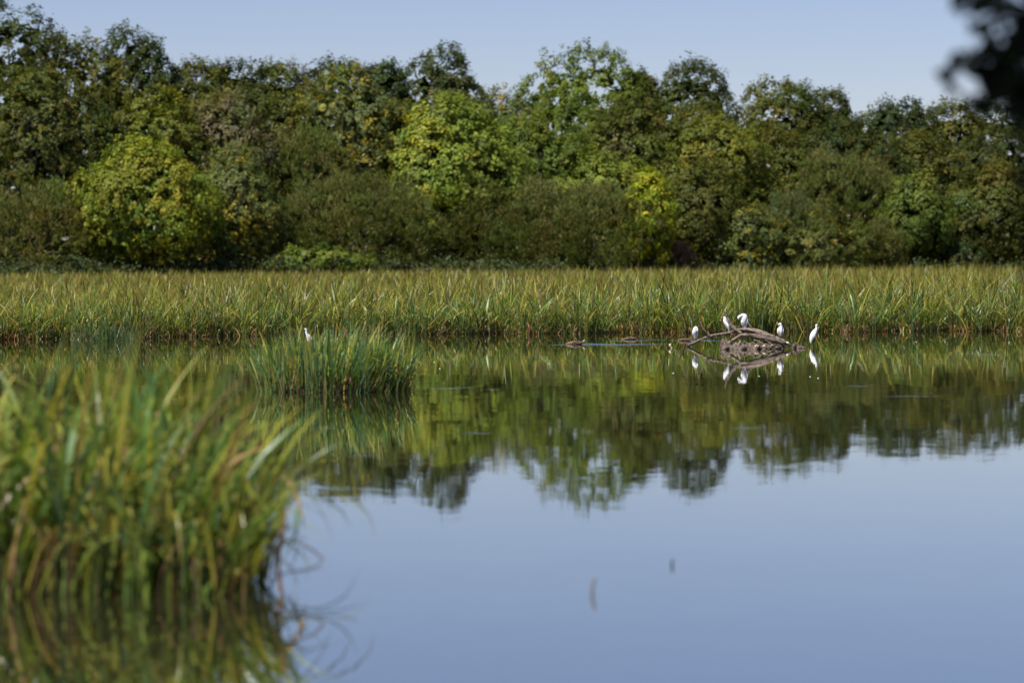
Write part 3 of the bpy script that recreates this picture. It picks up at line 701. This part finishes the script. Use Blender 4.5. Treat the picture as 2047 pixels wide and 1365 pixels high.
br = limb('branch', ft, [(288, 556), (330, 528), (430, 482), (550, 440), (690, 415), (790, 392), (880, 380)], [12, 15, 15, 15, 15, 14, 14], DP + .2, dz=[.9, .8, .6, .3, 0, -.1, -.1], n=24)
limb('twig', br and ft, [(548, 437), (500, 405), (455, 345), (430, 285), (418, 235)], [8, 7, 5.5, 4.5, 3], DP + .5)
limb('twig', ft, [(600, 440), (608, 455), (602, 474)], [7, 5, 2], DP + .35)
limb('twig', ft, [(300, 550), (280, 525), (260, 496)], [9, 6, 3], DP + 1.05)
limb('branch', ft, [(880, 430), (850, 388), (790, 345), (740, 275), (712, 215), (700, 168)], [13, 14, 14, 13, 11, 9], DP - .15, dz=[-.15, 0, 0, 0, 0, 0])
limb('branch', ft, [(895, 425), (845, 395), (780, 350), (735, 300), (700, 262)], [10, 9, 9, 7, 4], DP - .32)
limb('branch', ft, [(1060, 400), (1010, 375), (965, 325), (940, 285)], [12, 10, 7, 4], DP + .05)
limb('branch', ft, [(770, 385), (775, 415), (755, 455)], [12, 9, 6], DP - .05)
limb('branch', ft, [(860, 380), (960, 372), (1030, 388)], [16, 22, 18], DP + .12)
limb('branch', ft, [(1010, 485), (1070, 505), (1130, 545), (1150, 575)], [9, 10, 10, 8], DP - .55)
limb('branch', ft, [(1130, 480), (1180, 515), (1220, 545), (1240, 570)], [8, 8, 8, 7], DP - .6)
limb('dropping', ft, [(1360, 505), (1375, 515), (1385, 522)], [7, 10, 5], DP - .25, M_WHITE, .1, 7, 5)  # white bird dropping at the low end of the trunk

def lump(name, label, zx0, zx1, zy0, d, mat, ry=.18, cat='driftwood', seedn=3, flat=1.0, sharp=0.0):
    """knobbly log lying in the water: an uneven long body through the waterline"""
    a_, b_ = Z(zx0, 560, d), Z(zx1, 560, d)
    top = Z(zx0, zy0, d)[2]
    L = (b_[0] - a_[0]) / 2; c = np.array([(a_[0] + b_[0]) / 2, d, 0])
    nu, nv_ = 16, 22
    V = []
    ph = rng.uniform(0, 6, 6)
    for i in range(nu + 1):
        u = -1 + 2 * i / nu
        pr = (1 - abs(u) ** 2.6) ** .5 if abs(u) < 1 else 0
        if sharp: pr = max(0, (1 - u) / 2) ** .8 * min(1, (u + 1) * 8)
        for j in range(nv_):
            t_ = 2 * math.pi * j / nv_
            k = 1 + .18 * math.sin(3 * t_ + ph[0] + 4 * u) + .16 * math.sin(9 * u + ph[1] + 2 * t_) + .07 * rng.standard_normal()
            V.append((u * L, math.cos(t_) * ry * pr * k, (math.sin(t_) * (top if math.sin(t_) > 0 else .12)) * pr * k * flat))
    F = [(i * nv_ + j, i * nv_ + (j + 1) % nv_, (i + 1) * nv_ + (j + 1) % nv_, (i + 1) * nv_ + j) for i in range(nu) for j in range(nv_)]
    ob = link(name, mesh_py(name, np.array(V), F, [mat]), None, tuple(c))
    return tag(ob, label, cat)
lump('root_stump', 'knobbly brown root stump at the left end of the log pile', 640, 790, 478, DP - .5, M_WOODDARK, .2)
lump('sunken_log', 'grey cracked log wedged beside the knobbly stump', 770, 915, 502, DP - .75, M_WOOD, .14)
lump('sunken_log', 'dark wet log under the middle of the fallen tree', 890, 1090, 518, DP - .62, M_WOODDARK, .2)
lump('sunken_log', 'dark wet log under the right half of the fallen tree', 1060, 1330, 532, DP - .3, M_WOODDARK, .22)
lump('sunken_log', 'long low log at the waterline in front of the stump', 650, 930, 538, DP - 1.0, M_WOODDARK, .12)
lump('floating_log', 'wedge-shaped brown log tip floating off the right end of the pile', 1418, 1590, 508, DP - .1, M_WOODDARK, .12, sharp=1)
for zx, zy, w_, l_ in ((708, 553, 11, 'pale broken wood end at the foot of the knobbly stump'), (768, 557, 8, 'small pale wood chip right of the broken end below the stump'), (1042, 548, 15, 'larger pale broken wood end in front of the dark logs'),
                       (1122, 547, 12, 'smaller pale broken wood end in front of the dark logs'), (1205, 538, 8, 'pale chip under the thin right-hand branches of the pile')):
    dd_ = DP - 1.0
    c0 = Z(zx, zy, dd_); t0 = rng.uniform(-.6, .6)
    ax = np.array([math.cos(t0), -.7, .25 * math.sin(t0 * 3)]); ax /= np.linalg.norm(ax); r_ = zr(w_, dd_)
    V, F = tube([c0 - ax * r_ * 2.2 - np.array([0, 0, r_]), c0 - ax * r_ * .5, c0 + ax * r_ * 1.3], [r_ * .6, r_ * .85, r_ * .55], 7, 6, .22)
    o_ = np.array([c0[0], c0[1], 0])
    tag(link('wood_chunk', mesh_py('wood_chunk', V - o_, F, [M_WOODPALE], smooth=False), None, tuple(o_)), l_, 'driftwood')
# tangle of smaller broken branches in the heap
for _ in range(22):
    zx = rng.uniform(660, 1300); zy = np.interp(zx, [660, 900, 1300], [505, 505, 538]) + rng.uniform(0, 40)
    L_ = rng.uniform(35, 110); a_ = rng.normal(.25, .35)
    limb('branch', ft, [(zx - L_ * .5, zy - L_ * .5 * math.sin(a_)), (zx, zy + rng.normal(0, 5)), (zx + L_ * .5, zy + L_ * .5 * math.sin(a_) + 8)], [rng.uniform(3, 7), rng.uniform(5, 10), rng.uniform(2, 5)], DP - rng.uniform(.55, .95), M_WOOD if rng.random() < .6 else M_WOODDARK, .14, 7, 8)

def stick(name, label, pts, radii, d, mat):
    W3 = np.array([P(a_, b_, d) for a_, b_ in pts]); base = np.array([W3[0][0], d, 0])
    V, F = tube(W3, radii, 7, 10, .08)
    return tag(link(name, mesh_py(name, V - base, F, [mat]), None, tuple(base)), label, 'stick')
stick('broken_stub', 'short kinked stub poking out of the water left of the log pile', [(1342, 700), (1343, 696), (1339, 690), (1342, 688)], [.02, .022, .026, .014], depth_at(696), M_WOODPALE)
stick('stick', 'thin bent reed stalk standing in the open blue water', [(1187, 1215), (1184, 1188), (1186, 1170), (1191, 1154)], [.009, .009, .008, .005], depth_at(1188), noise_mat('dry_stalk', (.12, .11, .07), (.3, .24, .15), 20))
stick('stick', 'tiny dark stalk tip farther right in the open blue water', [(1345, 1150), (1344, 1132), (1346, 1118)], [.009, .009, .005], depth_at(1132), M_BILL)

# ------------------------------------------------------------------ birds
def loft(ctrl, n=26, sides=12):
    """body of revolution-like loft: ctrl rows (x, y, z, half width across, half width in the picture plane)"""
    c = catmull(np.array(ctrl, float), n)
    X = c[:, :3]; ry = np.maximum(c[:, 3], .002); rn = np.maximum(c[:, 4], .002)
    T_ = unit(np.gradient(X, axis=0))
    A = np.tile(np.array([0., 1, 0]), (n, 1)); A = unit(A - (A * T_).sum(1)[:, None] * T_)
    B = np.cross(T_, A)
    th = np.linspace(0, 2 * np.pi, sides, endpoint=False)
    V = X[:, None] + ry[:, None, None] * np.cos(th)[None, :, None] * A[:, None] + rn[:, None, None] * np.sin(th)[None, :, None] * B[:, None]
    V = V.reshape(-1, 3)
    F = [(i * sides + j, i * sides + (j + 1) % sides, (i + 1) * sides + (j + 1) % sides, (i + 1) * sides + j) for i in range(n - 1) for j in range(sides)]
    F += [tuple(range(sides))[::-1], tuple((n - 1) * sides + j for j in range(sides))]
    return V, F
BM = [M_WHITE, M_BILL, M_FOOT, M_CREAM]
def egret(label, loc, body, bill, legs, wings=(), eye=None, foot_z=None, breast=None):
    parts = [(*loft(body), 0)]
    for wg in wings: parts.append((*loft(wg, 12, 9), 0))
    if breast is not None: parts.append((*loft(breast, 10, 9), 3))
    parts.append((*tube(bill, np.linspace(.0075, .0015, len(bill)), 7, 8), 1))
    for lg in legs:
        parts.append((*tube(lg, np.linspace(.0085, .006, len(lg)), 7, 8), 1))
        if foot_z is not None:
            f = np.array(lg[-1])
            for a_ in (-.5, .0, .5, 3.1):
                parts.append((*tube([f, f + np.array([.02 * math.sin(a_ + .6), -.03 * math.cos(a_ + .6), .004]), f + np.array([.045 * math.sin(a_ + .6), -.06 * math.cos(a_ + .6), .0])], [.007, .006, .003], 6, 5), 2))
    if eye is not None:
        for s_ in (-1, 1):
            ex = np.array(eye) + np.array([0, s_ * .019, 0])
            parts.append((*tube([ex + np.array([0, -.004, 0]), ex, ex + np.array([0, .004, 0])], [.002, .005, .002], 6, 4), 1))
    V, F, M_ = merge(parts)
    ob = link('egret', mesh_py('egret', V, F, BM, M_), None, tuple(float(v) for v in loc))
    return tag(ob, label, 'egret', 'white egrets resting in the pond')
# hunched bird seen from the front, standing on the low branch
b0 = Z(378, 497, DP + .82)
egret('small hunched egret standing alone on the low left branch of the fallen tree', b0,
      [(.005, .02, .045, .012, .012), (.0, .025, .10, .035, .034), (-.005, .02, .17, .055, .052), (-.008, 0, .235, .06, .058), (-.004, -.015, .285, .045, .048), (.006, -.03, .315, .03, .034), (.03, -.035, .30, .026, .026), (.045, -.045, .265, .022, .022), (.045, -.06, .23, .012, .012)],
      [(.045, -.062, .235), (.04, -.072, .19), (.03, -.075, .15)], [[(.004, .0, .12), (.004, .0, .06), (.002, 0, .0)]],
      wings=[[(-.045, .0, .26, .02, .02), (-.05, .0, .19, .035, .022), (-.03, .02, .09, .015, .012), (-.01, .02, .05, .004, .004)], [(.045, .0, .25, .02, .018), (.048, .0, .19, .035, .022), (.03, .02, .09, .015, .012), (.012, .02, .05, .004, .004)]], eye=(.03, -.04, .305), foot_z=0)
# bird behind the fork, head to the left
b0 = Z(724, 408, DP + .35)
egret('egret with its head drawn in, half hidden behind the forked upright limb', b0,
      [(.035, .0, .03, .008, .01), (.025, 0, .09, .03, .025), (.0, 0, .16, .05, .042), (-.025, 0, .22, .055, .052), (-.05, 0, .275, .045, .05), (-.06, 0, .32, .03, .036), (-.06, 0, .352, .023, .025), (-.078, 0, .358, .021, .019), (-.098, 0, .348, .012, .012)],
      [(-.095, 0, .349), (-.125, 0, .333), (-.155, 0, .318)], [[(.0, -.015, .12), (.0, -.015, .06), (.004, -.015, .0)], [(-.02, .02, .12), (-.025, .02, .06), (-.02, .02, -.005)]],
      wings=[[(.0, -.04, .25, .018, .03), (.012, -.045, .17, .018, .035), (.03, -.03, .08, .01, .015), (.04, -.02, .03, .003, .004)]], eye=(-.08, 0, .36), foot_z=0)
# large preening bird on top
b0 = Z(895, 372, DP + .1)
egret('largest egret, preening with its head bent down, on top of the fallen tree', b0,
      [(.012, .01, .025, .008, .01), (.018, .01, .09, .03, .03), (.022, 0, .17, .06, .055), (.025, -.005, .245, .072, .072), (.015, -.01, .305, .065, .066), (-.02, -.02, .325, .045, .042), (-.07, -.035, .31, .030, .030), (-.105, -.05, .29, .030, .030), (-.118, -.06, .262, .022, .022), (-.105, -.07, .245, .012, .012)],
      [(-.108, -.068, .25), (-.088, -.08, .225), (-.06, -.085, .195)], [[(.01, .0, .08), (.008, 0, .04), (.01, 0, -.01)], [(.03, .02, .08), (.03, .02, .04), (.025, .02, -.01)]],
      wings=[[(.07, -.02, .26, .02, .03), (.075, -.03, .18, .02, .03), (.055, -.01, .09, .012, .018), (.03, 0, .03, .004, .005)], [(-.035, -.03, .22, .02, .02), (-.035, -.035, .16, .022, .026), (-.012, -.02, .08, .012, .016), (.005, 0, .03, .004, .005)]], eye=(-.115, -.055, .285), foot_z=0)
# cream-breasted bird on the right end of the trunk
b0 = Z(1296, 488, DP + .02)
egret('hunched egret with a cream breast on the low right end of the trunk', b0,
      [(.0, .03, .06, .010, .010), (.0, .03, .105, .03, .03), (-.002, .02, .175, .052, .048), (0, 0, .245, .062, .058), (.002, -.01, .30, .05, .05), (-.002, -.02, .345, .034, .036), (-.012, -.03, .375, .027, .028), (-.035, -.04, .372, .02, .02), (-.055, -.05, .355, .011, .011)],
      [(-.052, -.05, .357), (-.075, -.06, .335), (-.09, -.065, .315)], [[(-.012, .01, .12), (-.012, .01, .05), (-.008, .0, .0)], [(.015, .01, .12), (.015, .01, .05), (.018, .0, -.005)]],
      wings=[[(-.048, .0, .28, .02, .02), (-.056, .0, .2, .035, .022), (-.035, .02, .11, .015, .012), (-.01, .03, .06, .004, .004)], [(.048, .0, .28, .02, .02), (.056, .0, .2, .035, .022), (.035, .02, .11, .015, .012), (.01, .03, .06, .004, .004)]], eye=(-.025, -.03, .378), foot_z=0,
      breast=[(.008, -.05, .28, .012, .014), (.01, -.062, .22, .018, .022), (.008, -.05, .15, .012, .018), (.005, -.02, .10, .004, .006)])
# wading bird on the right
b0 = P(1626, 690, depth_at(692.)); b0[2] = 0
egret('egret with upstretched neck wading alone in the water right of the log pile', b0,
      [(-.062, .0, .07, .008, .010), (-.06, 0, .13, .03, .028), (-.035, 0, .20, .055, .055), (.0, 0, .27, .066, .066), (.035, 0, .335, .055, .058), (.062, 0, .385, .034, .036), (.075, 0, .43, .022, .023), (.068, 0, .468, .021, .022), (.072, 0, .492, .024, .022), (.092, 0, .485, .016, .016), (.105, 0, .478, .010, .010)],
      [(.10, 0, .48), (.125, .02, .468), (.15, .035, .458)], [[(-.01, -.02, .19), (.0, -.02, .08), (.0, -.02, -.12)], [(.03, .02, .2), (.012, .02, .08), (.005, .02, -.12)]],
      wings=[[(.03, -.045, .32, .02, .035), (-.005, -.06, .24, .02, .05), (-.045, -.04, .14, .014, .028), (-.065, -.02, .05, .004, .006)], [(.03, .045, .32, .02, .035), (-.005, .06, .24, .02, .05), (-.045, .04, .14, .014, .028), (-.062, .02, .05, .004, .006)]], eye=(.085, 0, .49))
# bird mostly hidden by the island clump
b0 = P(617, 706, depth_at(706.)); b0[2] = -.05
egret('egret almost hidden behind the lone reed clump, only head and shoulders showing', b0,
      [(.11, .0, .10, .008, .010), (.10, 0, .17, .03, .028), (.075, 0, .24, .055, .055), (.035, 0, .32, .066, .066), (.0, 0, .40, .05, .05), (-.035, 0, .455, .03, .03), (-.055, 0, .50, .022, .023), (-.05, 0, .545, .02, .021), (-.06, 0, .57, .023, .021), (-.08, 0, .565, .015, .015), (-.09, 0, .56, .010, .010)],
      [(-.088, 0, .56), (-.12, 0, .55), (-.15, 0, .54)], [[(.04, -.02, .24), (.03, -.02, .1), (.03, -.02, -.12)], [(.06, .02, .24), (.05, .02, .1), (.05, .02, -.12)]], eye=(-.07, 0, .573))

def duck(label, px, py, wpx, flip, pale):
    d = depth_at(py); s = wpx / FPX * d / .40
    f = -1 if flip else 1
    body = [(.20, 0, .065, .012, .006), (.165, 0, .05, .04, .02), (.10, 0, .035, .075, .04), (.02, 0, .03, .088, .046), (-.06, 0, .028, .075, .042), (-.12, 0, .022, .045, .034), (-.155, 0, .018, .03, .028), (-.185, 0, .012, .028, .024), (-.205, 0, .004, .014, .014)]
    parts = [(*loft(body, 24, 12), 0)]
    for sy in (-1, 1):
        parts.append((*loft([(-.08, sy * .06, .045, .012, .015), (.0, sy * .076, .055, .014, .022), (.09, sy * .055, .062, .012, .014), (.16, sy * .02, .07, .004, .005)], 10, 8), 1))
    if pale: parts.append((*loft([(.15, 0, .055, .03, .008), (.19, 0, .078, .025, .008), (.215, 0, .098, .008, .004)], 8, 8), 2))
    parts.append((*loft([(-.20, 0, .006, .012, .008), (-.225, 0, -.002, .013, .005), (-.245, 0, -.01, .008, .003)], 6, 7), 3))
    V, F, M_ = merge(parts)
    V = V * s; V[:, 0] *= f
    me = mesh_py('duck', V, F, [M_DUCK, M_WOODDARK, M_CREAM, M_BILL], M_)
    return tag(link('duck', me, None, (float(P(px, py, d)[0]), d, 0.0)), label, 'duck', 'brown ducks swimming before the reeds')
duck('brown duck with a pale raised tail, leading the long bright wake', 1150, 688.5, 36, False, True)
duck('small brown duck close to the reed edge, between the other two ducks', 1259, 679, 28, False, False)
duck('brown duck beside the low left branch of the fallen tree', 1369, 681.5, 27, False, False)

# floating feathers
for i, (px, py, l_) in enumerate(((1346, 746, 'tiny white feather floating below the hunched egret on the branch'), (1518, 752, 'tiny white feather floating below the largest egret'), (1620, 753, 'left of two tiny feathers floating under the wading egret'),
                                  (1636, 756, 'right of two tiny feathers floating under the wading egret'), (1832, 684, 'tiny white feather floating before the reeds far right of the wading egret'), (868, 724, 'tiny white feather floating right of the lone reed clump'), (879, 737, 'lower tiny feather floating right of the lone reed clump'))):
    d = depth_at(py)
    V = np.array([(math.cos(a_) * .012, math.sin(a_) * .008, z_) for z_ in (-.003, .003) for a_ in np.linspace(0, 6.28, 9)[:-1]] + [(0.004, 0, .008)])
    F = [(j, (j + 1) % 8, 8 + (j + 1) % 8, 8 + j) for j in range(8)] + [(8 + j, 8 + (j + 1) % 8, 16) for j in range(8)]
    tag(link('floating_feather', mesh_py('floating_feather', V, F, [M_WHITE]), None, (float(P(px, py, d)[0]), d, 0)), l_, 'feather', 'feathers floating on the pond')

# ------------------------------------------------------------------ tree overhanging the viewpoint
DN = 9.0
base = np.array([3.6, 4.6, 0.0])
ot = empty('overhanging_tree', base, 'near dark tree hanging blurred leafy twigs into the upper right corner', 'tree')
cl = [(2020, 40, 70, 52), (2045, 130, 55, 42), (1990, 140, 40, 26), (2000, 170, 35, 30), (1965, 15, 45, 22), (1925, 2, 30, 10), (1948, 128, 20, 6), (1922, 125, 16, 3), (1893, 155, 15, 3), (1905, 182, 14, 2), (1940, 212, 16, 3), (1968, 208, 20, 6),
      (2040, 250, 40, 9), (2050, 320, 45, 9), (2055, 400, 38, 7), (2072, 480, 42, 7), (2078, 560, 42, 6), (2035, 225, 35, 7), (2090, 60, 60, 60), (2120, 180, 70, 70), (2130, 330, 60, 60), (2100, 610, 40, 14)]
Cs = []
for px, py, r, k in cl:
    for _ in range(int(k * 2.4)):
        a_ = rng.uniform(0, 6.28); q_ = math.sqrt(rng.random()) * r
        Cs.append(P(px + q_ * math.cos(a_), py + q_ * math.sin(a_) * 1.2, DN + rng.normal(0, .12)))
Cs = np.array(Cs)
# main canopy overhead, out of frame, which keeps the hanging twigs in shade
n = 26000
u_ = unit(rng.standard_normal((n, 3))) * rng.uniform(.45, 1, (n, 1)) ** (1 / 2)
can = np.array([.9, 4.3, 6.1]) + u_ * np.array([4.6, 4.4, 2.3])
C = np.vstack([Cs, can])
N = unit(rng.standard_normal(C.shape) * .8 + np.array([0, 0, .8])); Tn = unit(np.cross(N, rng.standard_normal(C.shape)))
L = np.concatenate([rng.uniform(.024, .046, len(Cs)), rng.uniform(.05, .085, n)])
V, F = leaf_quads(C - base, N, Tn, L, L * .6)
cc = np.repeat(np.array([.016, .023, .008]) * rng.uniform(.7, 1.3, (len(C), 1)), 4, 0)  # near-black leaf colour, with the shade of the twigs put into it
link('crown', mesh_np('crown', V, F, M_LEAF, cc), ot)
parts = [(*tube([base + np.array([0, 0, -.2]), base + np.array([-.1, 0, 1.5]), base + np.array([-.4, -.2, 3.2]), base + np.array([-1.2, -.6, 5.6])], [.24, .2, .16, .06], 10, 12, .03), 0)]
for e_ in ((-1.5, 2.0, 5.5), (-1.2, 4.5, 6.0), (3.5, 6.6, 5.5), (1.2, 1.2, 6.2)):
    parts.append((*tube([(3.2, 4.4, 3.2), ((3.2 + e_[0]) / 2, (4.4 + e_[1]) / 2, 4.6), e_], [.1, .07, .02], 7, 9, .04), 0))
tw = [[(2400, -200), (2200, 0), (2080, 60), (2010, 30), (1930, -4)], [(2200, 0), (2090, 120), (2000, 150), (1940, 130), (1898, 140)], [(2200, 0), (2140, 200), (2100, 360), (2080, 560)], [(2090, 120), (2020, 170), (1965, 200), (1935, 206)]]
for k, tp in enumerate(tw):
    parts.append((*tube([P(a_, b_, DN + .05 * k) for a_, b_ in tp], np.linspace(.014, .003, len(tp)), 6, 12, .05), 0))
parts.append((*tube([(3.2, 4.4, 3.2), (2.2, 5.4, 3.2), P(2400, -200, DN)], [.07, .04, .014], 7, 8, .04), 0))
Vt, Ft, _ = merge(parts)
link('trunk', mesh_py('trunk', Vt - base, Ft, [M_BARK]), ot)
